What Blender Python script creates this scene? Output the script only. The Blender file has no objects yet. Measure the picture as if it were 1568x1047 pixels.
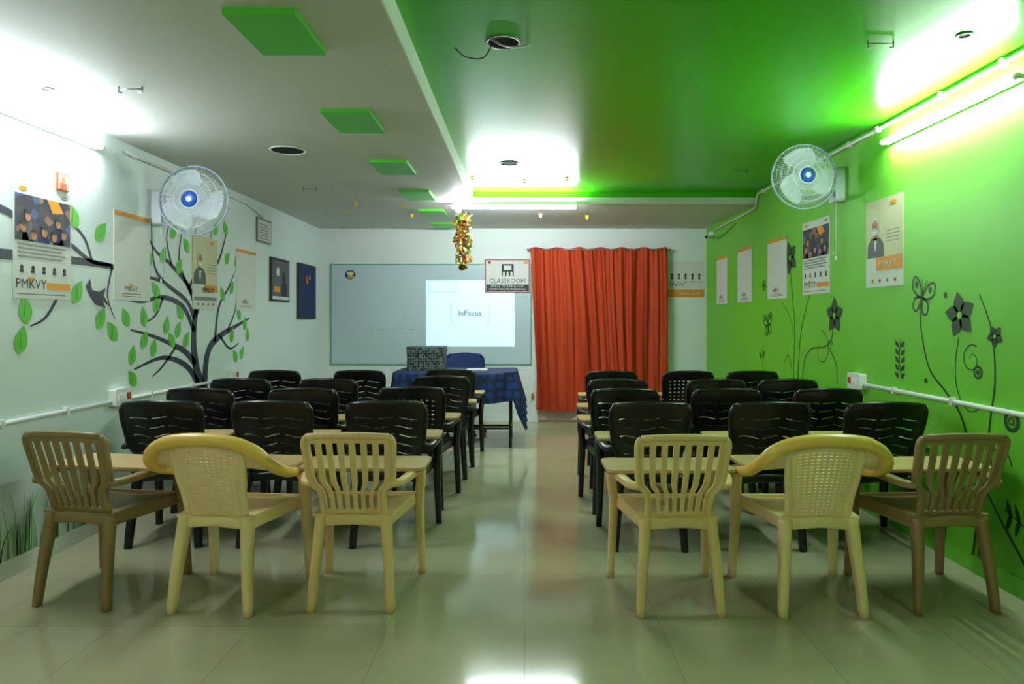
import bpy, math, random
from mathutils import Vector as V, Matrix
random.seed(7)
D=bpy.data
col=bpy.context.scene.collection
bpy.context.scene.view_settings.view_transform='Standard'
bpy.context.scene.view_settings.look='None'

# ---------------------------------------------------------------- materials
def lin(c):
    r=[]
    for x in c:
        x/=255.0
        r.append(x/12.92 if x<=.04045 else ((x+.055)/1.055)**2.4)
    return (r[0],r[1],r[2],1)
def mat(name,c,rough=.5,var=0.0,scale=3.0,bump=0.0,bscale=60,metal=0,emit=0,spec=.5,trans=0):
    m=D.materials.new(name); m.use_nodes=True
    nt=m.node_tree; b=nt.nodes['Principled BSDF']
    C=lin(c)
    b.inputs['Base Color'].default_value=C
    b.inputs['Roughness'].default_value=rough
    b.inputs['Metallic'].default_value=metal
    b.inputs['Specular IOR Level'].default_value=spec
    if trans: b.inputs['Transmission Weight'].default_value=trans
    if emit:
        b.inputs['Emission Color'].default_value=C
        b.inputs['Emission Strength'].default_value=emit
    tc=nt.nodes.new('ShaderNodeTexCoord')
    n=nt.nodes.new('ShaderNodeTexNoise'); n.inputs['Scale'].default_value=scale; n.inputs['Detail'].default_value=4
    nt.links.new(tc.outputs['Object'],n.inputs['Vector'])
    mx=nt.nodes.new('ShaderNodeMix'); mx.data_type='RGBA'
    mx.inputs[6].default_value=[max(0,x*(1-var)) for x in C[:3]]+[1]
    mx.inputs[7].default_value=[min(1,x*(1+var)) for x in C[:3]]+[1]
    nt.links.new(n.outputs['Fac'],mx.inputs[0]); nt.links.new(mx.outputs[2],b.inputs['Base Color'])
    if bump:
        n2=nt.nodes.new('ShaderNodeTexNoise'); n2.inputs['Scale'].default_value=bscale
        nt.links.new(tc.outputs['Object'],n2.inputs['Vector'])
        bp=nt.nodes.new('ShaderNodeBump'); bp.inputs['Strength'].default_value=bump; bp.inputs['Distance'].default_value=.01
        nt.links.new(n2.outputs['Fac'],bp.inputs['Height']); nt.links.new(bp.outputs['Normal'],b.inputs['Normal'])
    return m
def emis(name,c,s):
    m=D.materials.new(name); m.use_nodes=True; nt=m.node_tree
    nt.nodes.remove(nt.nodes['Principled BSDF'])
    e=nt.nodes.new('ShaderNodeEmission'); e.inputs['Color'].default_value=lin(c); e.inputs['Strength'].default_value=s
    nt.links.new(e.outputs[0],nt.nodes['Material Output'].inputs['Surface'])
    return m

M_white=mat('wall_white_paint',(216,226,226),.55,.04,2,.08,30)
M_backw=mat('wall_back_paint',(220,227,224),.55,.04,2,.08,30)
M_green=mat('wall_green_paint',(110,194,44),.45,.08,1.5,.06,25)
M_cgreen=mat('ceiling_green_paint',(72,184,22),.28,.08,1.2,.06,12,spec=.4)
M_cwhite=mat('ceiling_white_paint',(202,204,196),.6,.05,1.5,.1,20)
M_trimw=mat('white_trim',(232,236,232),.45,.02)
M_panel=mat('green_panel',(74,186,32),.4,.05)
M_hole=mat('hole_shade_lens_black',(12,12,12),.9)  # stands for shade in the ceiling holes; also the black camera lens
M_black=mat('black_plastic',(13,14,16),.28,.15,6,.05,120)
M_beige=mat('beige_plastic',(222,188,128),.38,.05,3)
M_shade_brown=mat('shaded_beige_sill_brown',(138,112,70),.38,.06,3)  # beige plastic with shading put into the colour; also the brown door sill
M_yel=mat('yellow_plastic',(234,190,88),.35,.05,3)
M_cream=mat('cream_plastic',(234,206,150),.4,.04,3)
M_padw=mat('laminate_pad',(196,166,116),.35,.06,8)
M_padb=mat('pad_edge',(110,84,50),.5,.1)
M_pvc=mat('white_pvc',(228,232,228),.35,.02)
M_paper=mat('paper_white',(212,213,207),.6,.02)
M_papc=mat('paper_cream',(206,200,166),.6,.02)
M_or=mat('paper_orange',(220,146,44),.6,.03)
M_ink=mat('ink_dark',(40,40,43),.6)
M_grey=mat('ink_grey',(125,127,129),.6)
M_red=mat('red_print',(180,56,38),.6)
M_skin=mat('print_skin',(186,128,92),.6,.05)
M_whh=mat('print_white_hair',(228,228,228),.6)
M_jack=mat('print_jacket',(88,91,93),.6,.1,20)
M_tree=mat('mural_dark_paint',(32,40,52),.5,.1,5)
M_leaf=mat('mural_leaf_paint',(96,190,56),.5,.1,8)
M_dg=mat('mural_deep_green',(16,64,14),.5,.1,5)
M_metal=mat('grey_metal',(150,152,155),.3,.05,5,metal=.8)
M_dmetal=mat('dark_metal',(30,32,36),.35,.05)
M_blue=mat('fan_blue',(26,70,165),.3,.05)
M_rim=mat('fan_rim',(160,182,212),.3,.05)
M_fanw=mat('fan_white',(215,222,228),.35,.02)
M_fang=mat('fan_guard',(215,222,228),.3,.02)
M_navy=mat('navy_fabric',(22,38,95),.8,.1,30)
M_bboard=mat('whiteboard_surface',(188,205,213),.22,.05,1.2)
M_bframe=mat('board_frame_green',(90,165,125),.4)
M_gold=mat('gold_tinsel',(220,170,50),.25,.2,30,metal=.7)
M_tred=mat('red_tinsel',(190,40,60),.3,.1)
M_tsil=mat('silver_tinsel',(215,215,205),.2,.1,metal=.6)
M_tgr=mat('green_tinsel',(60,130,60),.3,.1)
M_ypap=mat('yellow_paper',(225,190,30),.5)
M_wire=mat('black_wire',(15,15,15),.5)
M_door=mat('door_paint',(222,190,186),.5,.05)
M_deity=mat('print_colourful',(190,90,50),.5,.6,40)
M_noticeb=mat('notice_blue',(20,42,88),.7,.15,30)
M_tube=emis('tube_glow',(238,249,255),230)
M_tubec=emis('tube_glow_centre',(240,250,252),390)
M_tubefill=emis('tube_glow_fill',(255,250,240),190)  # glow of the added fill tubes behind the camera
M_bulb=emis('bulb_glow',(240,250,255),150)
M_proj=mat('projected_image',(206,230,246),.5,.01,emit=.6)

def crowd():
    m=D.materials.new('print_crowd'); m.use_nodes=True; nt=m.node_tree; b=nt.nodes['Principled BSDF']
    tc=nt.nodes.new('ShaderNodeTexCoord'); vo=nt.nodes.new('ShaderNodeTexVoronoi'); vo.inputs['Scale'].default_value=18
    cr=nt.nodes.new('ShaderNodeValToRGB'); e=cr.color_ramp.elements
    e[0].color=lin((20,24,44)); e[1].color=lin((50,76,125)); e[0].position=.2; e[1].position=.8
    for p,c in ((.38,(44,50,66)),(.5,(140,95,70)),(.62,(52,38,38))):
        x=e.new(p); x.color=lin(c)
    cr.color_ramp.interpolation='CONSTANT'
    nt.links.new(tc.outputs['Object'],vo.inputs['Vector']); nt.links.new(vo.outputs['Color'],cr.inputs['Fac']); nt.links.new(cr.outputs['Color'],b.inputs['Base Color'])
    return m
M_crowd=crowd()

def floor_mat():
    m=D.materials.new('glossy_floor_tiles'); m.use_nodes=True; nt=m.node_tree; b=nt.nodes['Principled BSDF']
    tc=nt.nodes.new('ShaderNodeTexCoord'); br=nt.nodes.new('ShaderNodeTexBrick')
    br.offset=0; br.squash=1
    br.inputs['Scale'].default_value=1; br.inputs['Brick Width'].default_value=.6; br.inputs['Row Height'].default_value=.6
    br.inputs['Mortar Size'].default_value=.0016; br.inputs['Mortar Smooth'].default_value=.2
    br.inputs['Color1'].default_value=lin((184,178,148)); br.inputs['Color2'].default_value=lin((177,172,141)); br.inputs['Mortar'].default_value=lin((145,141,115))
    nt.links.new(tc.outputs['Object'],br.inputs['Vector'])
    n=nt.nodes.new('ShaderNodeTexNoise'); n.inputs['Scale'].default_value=2.5; n.inputs['Detail'].default_value=6
    nt.links.new(tc.outputs['Object'],n.inputs['Vector'])
    mx=nt.nodes.new('ShaderNodeMix'); mx.data_type='RGBA'; mx.blend_type='MULTIPLY'; mx.inputs[0].default_value=.25
    nt.links.new(br.outputs['Color'],mx.inputs[6]); nt.links.new(n.outputs['Fac'],mx.inputs[7]); nt.links.new(mx.outputs[2],b.inputs['Base Color'])
    mr=nt.nodes.new('ShaderNodeMapRange'); mr.inputs['To Min'].default_value=.06; mr.inputs['To Max'].default_value=.16
    nt.links.new(n.outputs['Fac'],mr.inputs['Value']); nt.links.new(mr.outputs[0],b.inputs['Roughness'])
    b.inputs['Specular IOR Level'].default_value=.38
    return m
M_floor=floor_mat()
def pattern_mat(name,c1,c2,scale,rough=.8,thr=.45):
    m=D.materials.new(name); m.use_nodes=True; nt=m.node_tree; b=nt.nodes['Principled BSDF']
    tc=nt.nodes.new('ShaderNodeTexCoord'); vo=nt.nodes.new('ShaderNodeTexVoronoi'); vo.inputs['Scale'].default_value=scale; vo.inputs['Randomness'].default_value=.35
    cr=nt.nodes.new('ShaderNodeValToRGB'); e=cr.color_ramp.elements; e[0].color=lin(c1); e[1].color=lin(c2); e[0].position=thr; e[1].position=thr+.08
    nt.links.new(tc.outputs['Object'],vo.inputs['Vector']); nt.links.new(vo.outputs['Distance'],cr.inputs['Fac']); nt.links.new(cr.outputs['Color'],b.inputs['Base Color'])
    b.inputs['Roughness'].default_value=rough
    return m
M_cloth=pattern_mat('blue_tablecloth',(16,52,122),(10,26,72),11,.7,.38)
M_damask=pattern_mat('damask_print',(12,16,20),(100,115,115),36,.5,.5)
def curtain_mat():
    m=mat('orange_curtain',(190,60,14),.75,.12,2.0,.1,200)
    b=m.node_tree.nodes['Principled BSDF']; b.inputs['Sheen Weight'].default_value=.03
    return m
M_curt=curtain_mat()

# ---------------------------------------------------------------- mesh builder
class MB:
    def __init__(s): s.v=[]; s.f=[]; s.m=[]; s.sm=[]; s.mats=[]
    def mi(s,m):
        if m not in s.mats: s.mats.append(m)
        return s.mats.index(m)
    def add(s,vs,fs,m,smooth=False):
        o=len(s.v); s.v+= [tuple(x) for x in vs]; k=s.mi(m)
        for f in fs: s.f.append([o+i for i in f]); s.m.append(k); s.sm.append(smooth)
    def box(s,x0,x1,y0,y1,z0,z1,m):
        vs=[(x,y,z) for z in (z0,z1) for y in (y0,y1) for x in (x0,x1)]
        s.add(vs,[(0,2,3,1),(4,5,7,6),(0,1,5,4),(2,6,7,3),(0,4,6,2),(1,3,7,5)],m)
    def prism(s,pts,h0,h1,m,axis='z',cham=0):
        n=len(pts)
        if axis=='z': P=lambda p,h:(p[0],p[1],h)
        elif axis=='y': P=lambda p,h:(p[0],h,p[1])
        else: P=lambda p,h:(h,p[0],p[1])
        vs=[P(p,h0) for p in pts]+[P(p,h1) for p in pts]
        fs=[tuple(range(n))[::-1],tuple(range(n,2*n))]+[(i,(i+1)%n,n+(i+1)%n,n+i) for i in range(n)]
        s.add(vs,fs,m)
    def rbox(s,x0,x1,y0,y1,z0,z1,m,r=.02,axis='z'):
        a=dict(z=(x0,x1,y0,y1,z0,z1),y=(x0,x1,z0,z1,y0,y1),x=(y0,y1,z0,z1,x0,x1))[axis]
        pts=[]
        for cx,cy,a0 in ((a[1]-r,a[3]-r,0),(a[0]+r,a[3]-r,90),(a[0]+r,a[2]+r,180),(a[1]-r,a[2]+r,270)):
            for k in range(4):
                t=math.radians(a0+30*k); pts.append((cx+r*math.cos(t),cy+r*math.sin(t)))
        s.prism(pts,a[4],a[5],m,axis)
    def tube(s,path,a,b=None,m=None,ref=(0,0,1),sec='round',sides=8,smooth=True,closed=False):
        path=[V(p) for p in path]; n=len(path)
        if not hasattr(a,'__len__'): a=[a]*n
        if b is None: b=a
        if not hasattr(b,'__len__'): b=[b]*n
        if len(a)!=n: a=[a[0]+(a[-1]-a[0])*i/(n-1) for i in range(n)]
        if len(b)!=n: b=[b[0]+(b[-1]-b[0])*i/(n-1) for i in range(n)]
        if sec=='round': cs=[(math.cos(2*math.pi*k/sides),math.sin(2*math.pi*k/sides)) for k in range(sides)]
        else: cs=[(1,-.6),(1,.6),(.6,1),(-.6,1),(-1,.6),(-1,-.6),(-.6,-1),(.6,-1)]
        k=len(cs); vs=[]; ref=V(ref)
        for i,p in enumerate(path):
            if closed: t=path[(i+1)%n]-path[i-1]
            else: t=path[min(i+1,n-1)]-path[max(i-1,0)]
            t.normalize(); sd=t.cross(ref)
            if sd.length<.05: sd=t.cross(V((0.3,1,0.2)))
            sd.normalize(); nn=sd.cross(t)
            for c in cs: vs.append(p+sd*a[i]*c[0]+nn*b[i]*c[1])
        fs=[]
        for i in range(n if closed else n-1):
            j=(i+1)%n
            for q in range(k): fs.append((i*k+q,i*k+(q+1)%k,j*k+(q+1)%k,j*k+q))
        if not closed: fs+= [tuple(range(k))[::-1],tuple((n-1)*k+q for q in range(k))]
        s.add(vs,fs,m,smooth)
    def shell(s,f,us,vs_,keep,t,m,smooth=True):
        nu,nv=len(us),len(vs_); e=1e-3
        pf=[];pb=[]
        for v in vs_:
            for u in us:
                p=V(f(u,v)); du=V(f(u+e,v))-V(f(u-e,v)); dv=V(f(u,v+e))-V(f(u,v-e)); n=du.cross(dv)
                n=n.normalized() if n.length>1e-12 else V((0,1,0))
                pf.append(p+n*t/2); pb.append(p-n*t/2)
        N=nu*nv; I=lambda i,j:j*nu+i
        K=lambda i,j: 0<=i<nu-1 and 0<=j<nv-1 and keep((us[i]+us[i+1])/2,(vs_[j]+vs_[j+1])/2,i,j)
        fs=[];sd=[]
        for j in range(nv-1):
            for i in range(nu-1):
                if not K(i,j): continue
                a,b,c,d=I(i,j),I(i+1,j),I(i+1,j+1),I(i,j+1)
                fs.append((a,b,c,d)); fs.append((N+d,N+c,N+b,N+a))
                if not K(i,j-1): sd.append((a,N+a,N+b,b))
                if not K(i+1,j): sd.append((b,N+b,N+c,c))
                if not K(i,j+1): sd.append((c,N+c,N+d,d))
                if not K(i-1,j): sd.append((d,N+d,N+a,a))
        s.add(pf+pb,fs,m,smooth); s.add(pf+pb,sd,m,False)
    def dome(s,c,r,m,ax=(0,-1,0),h=1.0,seg=20,rings=6,full=False):
        ax=V(ax).normalized(); a=ax.orthogonal().normalized(); b=ax.cross(a); c=V(c)
        vs=[];R=rings*2 if full else rings
        for i in range(R+1):
            ph=math.pi/2*i/rings
            for k in range(seg):
                t=2*math.pi*k/seg; vs.append(c+ax*(math.cos(ph)*r*h)+(a*math.cos(t)+b*math.sin(t))*(math.sin(ph)*r))
        fs=[(i*seg+k,i*seg+(k+1)%seg,(i+1)*seg+(k+1)%seg,(i+1)*seg+k) for i in range(R) for k in range(seg)]
        s.add(vs,fs,m,True)
    def mesh(s,name):
        me=D.meshes.new(name)
        used=sorted({i for f in s.f for i in f}); mp={o:n for n,o in enumerate(used)}
        me.from_pydata([s.v[i] for i in used],[],[[mp[i] for i in f] for f in s.f])
        for m in s.mats: me.materials.append(m)
        for p,k,q in zip(me.polygons,s.m,s.sm): p.material_index=k; p.use_smooth=q
        me.update(); return me
    def obj(s,name,loc=(0,0,0),rot=0):
        return place(s.mesh(name),name,loc,rot)
def place(me,name,loc=(0,0,0),rot=0):
    o=D.objects.new(name,me); o.location=loc; o.rotation_euler=(0,0,rot); col.objects.link(o); return o
def cat(pts,n=6):
    pts=[V(p) for p in pts]; P=[pts[0]]+pts+[pts[-1]]; out=[]
    for i in range(1,len(P)-2):
        for k in range(n):
            t=k/n; a,b,c,d=P[i-1],P[i],P[i+1],P[i+2]
            out.append(.5*((2*b)+(c-a)*t+(2*a-5*b+4*c-d)*t*t+(3*b-a-3*c+d)*t**3))
    out.append(pts[-1]); return out
def lerp_tab(tab,v):
    for (a,x),(b,y) in zip(tab,tab[1:]):
        if v<=b:
            t=(v-a)/(b-a); t=max(0,min(1,t)); t=t*t*(3-2*t); return x+(y-x)*t
    return tab[-1][1]
def frange(a,b,n): return [a+(b-a)*i/n for i in range(n+1)]

# flat art on a wall
def text_geo(txt,size):
    cu=D.curves.new('t','FONT'); cu.body=txt; cu.size=size; cu.align_x='CENTER'; cu.align_y='CENTER'; cu.resolution_u=2
    o=D.objects.new('t',cu); col.objects.link(o); bpy.context.view_layer.update()
    dg=bpy.context.evaluated_depsgraph_get(); me=o.evaluated_get(dg).to_mesh()
    vs=[(v.co.x,v.co.y) for v in me.vertices]; fs=[tuple(p.vertices) for p in me.polygons]
    o.evaluated_get(dg).to_mesh_clear(); D.objects.remove(o); D.curves.remove(cu)
    return vs,fs
class Art:
    def __init__(s,origin,U,N): s.o=V(origin); s.U=V(U); s.N=V(N); s.mb=MB()
    def P(s,u,v,l): return s.o+s.U*u+V((0,0,v))+s.N*(l*.0013)
    def poly(s,pts,m,l=1): s.mb.add([s.P(p[0],p[1],l) for p in pts],[tuple(range(len(pts)))],m)
    def rect(s,a,b,c,d,m,l=1): s.poly([(a,b),(c,b),(c,d),(a,d)],m,l)
    def slab(s,a,b,c,d,t,m,d0=0.001):
        pts=[(a,b),(c,b),(c,d),(a,d)]
        vs=[s.o+s.U*p[0]+V((0,0,p[1]))+s.N*d0 for p in pts]+[s.o+s.U*p[0]+V((0,0,p[1]))+s.N*t for p in pts]
        s.mb.add(vs,[(0,1,2,3),(4,5,6,7),(0,1,5,4),(1,2,6,5),(2,3,7,6),(3,0,4,7)],m)
    def ell(s,cx,cy,rx,ry,m,l=1,n=20,a0=0,a1=360):
        s.poly([(cx+rx*math.cos(math.radians(a0+(a1-a0)*k/n)),cy+ry*math.sin(math.radians(a0+(a1-a0)*k/n))) for k in range(n+(0 if a1-a0==360 else 1))],m,l)
    def ring(s,cx,cy,r,w,m,l=1,n=24,a0=0,a1=360):
        for k in range(n):
            t0=math.radians(a0+(a1-a0)*k/n); t1=math.radians(a0+(a1-a0)*(k+1)/n)
            s.poly([(cx+q*math.cos(t),cy+q*math.sin(t)) for q,t in ((r-w,t0),(r,t0),(r,t1),(r-w,t1))],m,l)
    def rib(s,pts,w0,w1,m,l=1,n=7):
        p=cat([(a,b,0) for a,b in pts],n); N=len(p); vs=[]
        for i in range(N):
            t=(p[min(i+1,N-1)]-p[max(i-1,0)]).normalized(); q=V((-t.y,t.x,0)); w=(w0+(w1-w0)*i/(N-1))/2
            vs+= [s.P(p[i].x+q.x*w,p[i].y+q.y*w,l),s.P(p[i].x-q.x*w,p[i].y-q.y*w,l)]
        s.mb.add(vs,[(2*i,2*i+1,2*i+3,2*i+2) for i in range(N-1)],m)
    def leaf(s,cx,cy,L,W,ang,m,l=2):
        t=math.radians(ang); c,sn=math.cos(t),math.sin(t); pts=[]
        for k in range(9):
            x=k/8; pts.append((x-.5,.5*math.sin(math.pi*x**.8)))
        pts+= [(x,-y) for x,y in pts[::-1][1:-1]]
        s.poly([(cx+(x*L)*c-(y*W)*sn,cy+(x*L)*sn+(y*W)*c) for x,y in pts],m,l)
    def text(s,txt,size,cx,cy,m,l=3,sx=1):
        vs,fs=text_geo(txt,size); s.mb.add([s.P(cx+x*sx,cy+y,l) for x,y in vs],fs,m)
    def done(s,name): return s.mb.obj(name)

XL,XR,YB,YF=-2.70,2.40,9.0,-2.4
ZL,ZG=2.54,2.66
SX,SY=-.54,7.06
# ---------------------------------------------------------------- room shell
def boxobj(name,*a):
    b=MB(); b.box(*a); return b.obj(name)
boxobj('floor',XL-.1,XR+.1,YF-.1,YB+.1,-.1,0,M_floor)
boxobj('wall_left',XL-.1,XL,YF-.1,YB+.1,0,2.8,M_white)
boxobj('wall_right',XR,XR+.1,YF-.1,YB+.1,0,2.8,M_green)
boxobj('wall_back',XL,XR,YB,YB+.1,0,2.8,M_backw)
boxobj('wall_front',XL,XR,YF-.1,YF,0,2.8,M_white)
b=MB(); b.box(XL,SX,YF,YB,ZL,2.8,M_cwhite); b.box(SX,XR,SY,YB,ZL,2.8,M_cwhite); b.box(SX,XR,YF,SY,ZG,2.8,M_cgreen)
b.obj('ceiling')
b=MB(); b.box(SX,SX+.008,YF,SY-.01,ZL+.001,ZG,M_trimw); b.obj('trim_1')
b=MB(); b.box(SX+.008,XR,SY-.012,SY,ZL+.06,ZG,M_cgreen); b.box(SX,XR,SY-.018,SY,ZL-.004,ZL+.06,M_trimw); b.obj('trim_2')
boxobj('baseboard_left',XL,XL+.012,YF,YB,0,.09,M_trimw)
boxobj('baseboard_back',XL+.012,.1,YB-.012,YB,0,.09,M_trimw)
boxobj('baseboard_right',XR-.012,XR,YF,YB,0,.09,M_green)

for i,(a,c) in enumerate(((2.61,3.03),(3.87,4.30),(5.11,5.55),(6.31,6.75),(7.40,7.82),(8.41,8.83))):
    b=MB(); b.rbox(-1.16,-.88,a,c,ZL-.022,ZL,M_panel,.006); b.obj('ceiling_accent_panel')

def hole(x,y,z,r,rim,name):
    b=MB(); n=28
    b.tube([(x+r*math.cos(2*math.pi*k/n),y+r*math.sin(2*math.pi*k/n),z-.003) for k in range(n)],.007,.004,rim,closed=True)
    b.prism([(x+(r-.003)*math.cos(2*math.pi*k/n),y+(r-.003)*math.sin(2*math.pi*k/n)) for k in range(n)],z-.002,z,M_hole)  # flat dark disc stands in for the shade inside the hole
    return b
hole(-1.67,4.82,ZL,.118,M_trimw,'').obj('ceiling_light_cutout')
hole(-.13,5.75,ZG,.075,M_metal,'').obj('ceiling_light_cutout')
b=hole(-.1,3.23,ZG,.078,M_metal,''); b.tube(cat([(-.15,3.23,ZG),(-.17,3.2,ZG-.06),(-.2,3.15,ZG-.11),(-.27,3.1,ZG-.12),(-.31,3.05,ZG-.10)]),.003,None,M_wire)
b.tube(cat([(-.16,3.18,ZG-.002),(-.1,3.2,ZG-.03),(-.02,3.22,ZG-.028),(.02,3.25,ZG-.004)]),.008,.004,M_metal)
b.obj('ceiling_light_cutout')
hole(-2.47,3.53,ZL,.03,M_metal,'').obj('ceiling_small_hole')  # small hole in the ceiling, its inner shade a dark disc
hole(2.03,3.15,ZG,.03,M_metal,'').obj('ceiling_small_hole')  # small hole in the green ceiling, drawn the same way
def clip(x,y,z):
    b=MB(); b.tube([(x-.06,y,z),(x-.06,y,z-.03),(x-.045,y,z-.03)],.004,None,M_metal)
    b.tube([(x+.06,y,z),(x+.06,y,z-.03),(x+.045,y,z-.03)],.004,None,M_metal); b.tube([(x-.065,y,z-.012),(x+.065,y,z-.012)],.003,None,M_metal); b.obj('ceiling_hook_bracket')
clip(-2.02,3.50,ZL); clip(1.68,3.22,ZG); clip(-.9+2.8,6.0,ZG); clip(-1.95,6.2,ZL)

# ---------------------------------------------------------------- tube lights
def tube_light(p0,p1,back,m,name='tube_light',gap=.045):
    p0,p1,bk=V(p0),V(p1),V(back); d=(p1-p0).normalized()
    b=MB()
    b.tube([p0-d*.02+bk*gap,p1+d*.02+bk*gap],.014,.010,M_pvc,ref=bk,sec='sq',smooth=False)
    for p,q in ((p0,-1),(p1,1)):
        b.tube([p+d*q*.0,p+d*q*.025],.016,None,M_pvc,ref=bk)
        b.tube([p+d*q*.012,p+d*q*.012+bk*gap],.014,None,M_pvc,ref=d)
    b.tube([p0,p1],.013,None,m,ref=bk,sides=12)
    return b.obj(name)
tube_light((-.72,SY-.085,2.486),(.52,SY-.085,2.486),(0,.75,.6),M_tubec)
tube_light((XR-.065,3.25,2.50),(XR-.065,4.45,2.50),(1,0,0),M_tube)
tube_light((XL+.065,3.05,2.42),(XL+.065,4.25,2.42),(-1,0,0),M_tube)
tube_light((XL+.075,-1.2,2.42),(XL+.075,0.0,2.42),(-1,0,0),M_tubefill)  # unseen tube behind the camera, added as fill light
tube_light((XR-.075,-1.2,2.50),(XR-.075,0.0,2.50),(1,0,0),M_tubefill)  # second unseen fill tube, added on the opposite wall
b=MB(); b.dome((-.665,6.88,2.455),.034,M_bulb,(0,0,-1),full=True); b.tube([(-.665,6.88,2.485),(-.665,6.88,ZL)],.018,None,M_pvc); b.obj('light_bulb')

# ---------------------------------------------------------------- conduits
b=MB(); x=XR-.016
b.tube([(x,YF+.1,2.625),(x,6.95,2.625),(x-.0,7.0,2.60),(x,7.02,2.50),(x,7.08,2.49),(x,8.6,2.46)],.012,None,M_pvc)
for y in (3.4,3.9,4.6,5.0,5.5,6.2,6.8): b.box(x-.016,XR-.001,y-.012,y+.012,2.605,2.645,M_pvc)
b.obj('ceiling_conduit')
b=MB(); b.tube([(x,YF+.1,.89),(x,4.79,.89)],.013,None,M_pvc)
for y in (.5,1.5,2.5,3.2,3.8,4.4): b.box(x-.014,XR-.001,y-.012,y+.012,.868,.912,M_pvc)
b.obj('wall_conduit')
x=XL+.016
b=MB(); b.tube([(x,YF+.1,.81),(x,4.429,.81)],.013,None,M_pvc)
for y in (3.0,3.5,4.0): b.box(XL+.001,x+.014,y-.012,y+.012,.788,.832,M_pvc)
b.obj('conduit_pipe')
b=MB(); b.tube([(x,4.611,.81),(x,6.159,.81)],.013,None,M_pvc)
for y in (4.9,5.5,6.1): b.box(XL+.001,x+.014,y-.012,y+.012,.788,.832,M_pvc)
b.obj('conduit_run')
b=MB(); b.tube([(x,4.6,2.47),(x,6.6,2.47),(x,7.0,2.40)],.012,None,M_pvc)
for y in (4.7,5.3,6.0): b.box(XL+.001,x+.014,y-.012,y+.012,2.45,2.49,M_pvc)
b.obj('cable_conduit')
def swbox(wx,s,y,z):
    b=MB(); x0,x1=sorted((wx,wx+s*.05)); b.rbox(x0,x1,y-.09,y+.09,z-.05,z+.06,M_pvc,.01,'x')
    xa,xb=sorted((wx+s*.05,wx+s*.056))
    for k in (-.05,0): b.box(xa,xb,y+k-.018,y+k+.018,z-.02,z+.025,M_trimw)
    b.box(xa,xb,y+.035,y+.07,z-.015,z+.03,M_red)
    b.obj('switch_box')
swbox(XL,1,4.52,.83); swbox(XL,1,6.25,.83); swbox(XR,-1,4.88,.90)

# ---------------------------------------------------------------- wall fans
def fan(cx,cy,cz,R,wx,s,zb0,zb1,zc,by):
    b=MB(); C=V((cx,cy,cz))
    def P(r,t,y): return C+V((r*math.cos(t),y,r*math.sin(t)))
    n=36
    for r,y,w,m in ((R,0,.005,M_rim),(R*.995,.014,.005,M_fang),(R*.8,-.048,.0022,M_fang),(R*.62,-.06,.0022,M_fang),(R*.45,-.064,.0022,M_fang),(R*.26,-.068,.004,M_fanw),(R*.8,.05,.0022,M_fang)):
        b.tube([P(r,2*math.pi*k/n,y) for k in range(n)],w,None,m,ref=(0,1,0),closed=True,sides=6)
    for k in range(90):
        t=2*math.pi*k/90
        b.tube([P(R*.24,t,-.068),P(R*.6,t+.04,-.062),P(R*.85,t+.06,-.042),P(R,t+.07,0)],.0018,None,M_fang,ref=(0,1,0),sides=4)
        if k%2==0: b.tube([P(R,t,.01),P(R*.8,t,.05),P(R*.3,t,.075)],.0016,None,M_fang,ref=(0,1,0),sides=4)
    b.dome(C+V((0,-.055,0)),R*.24,M_blue,(0,-1,0),.35); b.dome(C+V((0,-.072,0)),R*.09,M_fanw,(0,-1,0),.3)
    b.tube([C+V((0,-.05,0)),C+V((0,.02,0))],R*.2,None,M_blue,sides=20)
    for k in range(3):
        a0=math.radians(90+120*k)
        def f(u,v,a0=a0):
            r=R*(.18+.70*v); w=(.32+.42*math.sin(math.pi*min(1,v*.75+.12)))
            t=a0+u*w+.35*v; return P(r,t,-.012+.03*u*(1-.3*v))
        b.shell(f,frange(-1,1,8),frange(0,1,6),lambda *q:True,.003,M_fanw)
    b.tube([C+V((0,.04,0)),C+V((0,.08,0)),C+V((0,.17,0)),C+V((0,.19,0))],[.07,.075,.065,.03],None,M_fanw,sides=20)
    b.tube(cat([C+V((0,.12,-.04)),C+V((0,.13,-.1)),V(((cx+wx)/2,by,cz-.13)),V((wx+s*.05,by,(zb0+zb1)/2))]),.018,None,M_fanw,ref=(0,1,0))
    x0,x1=sorted((wx,wx+s*.07)); b.rbox(x0,x1,by-.06,by+.06,zb0,zb1,M_fanw,.03,'x')
    for q in (-.02,.02):
        b.tube([(wx+s*.05,by+q,zb0+.02),(wx+s*.05,by+q,zc+q)],.0022,None,M_fanw,ref=(0,1,0),sides=5)
        b.tube([(wx+s*.05,by+q,zc+q),(wx+s*.05,by+q,zc+q-.03)],.006,None,M_fanw,ref=(0,1,0))
    b.obj('wall_fan')
fan(-2.35,4.85,2.19,.245,XL,1,2.03,2.29,1.66,5.0)
fan(2.05,5.0,2.39,.235,XR,-1,2.23,2.49,1.84,5.17)

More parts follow.
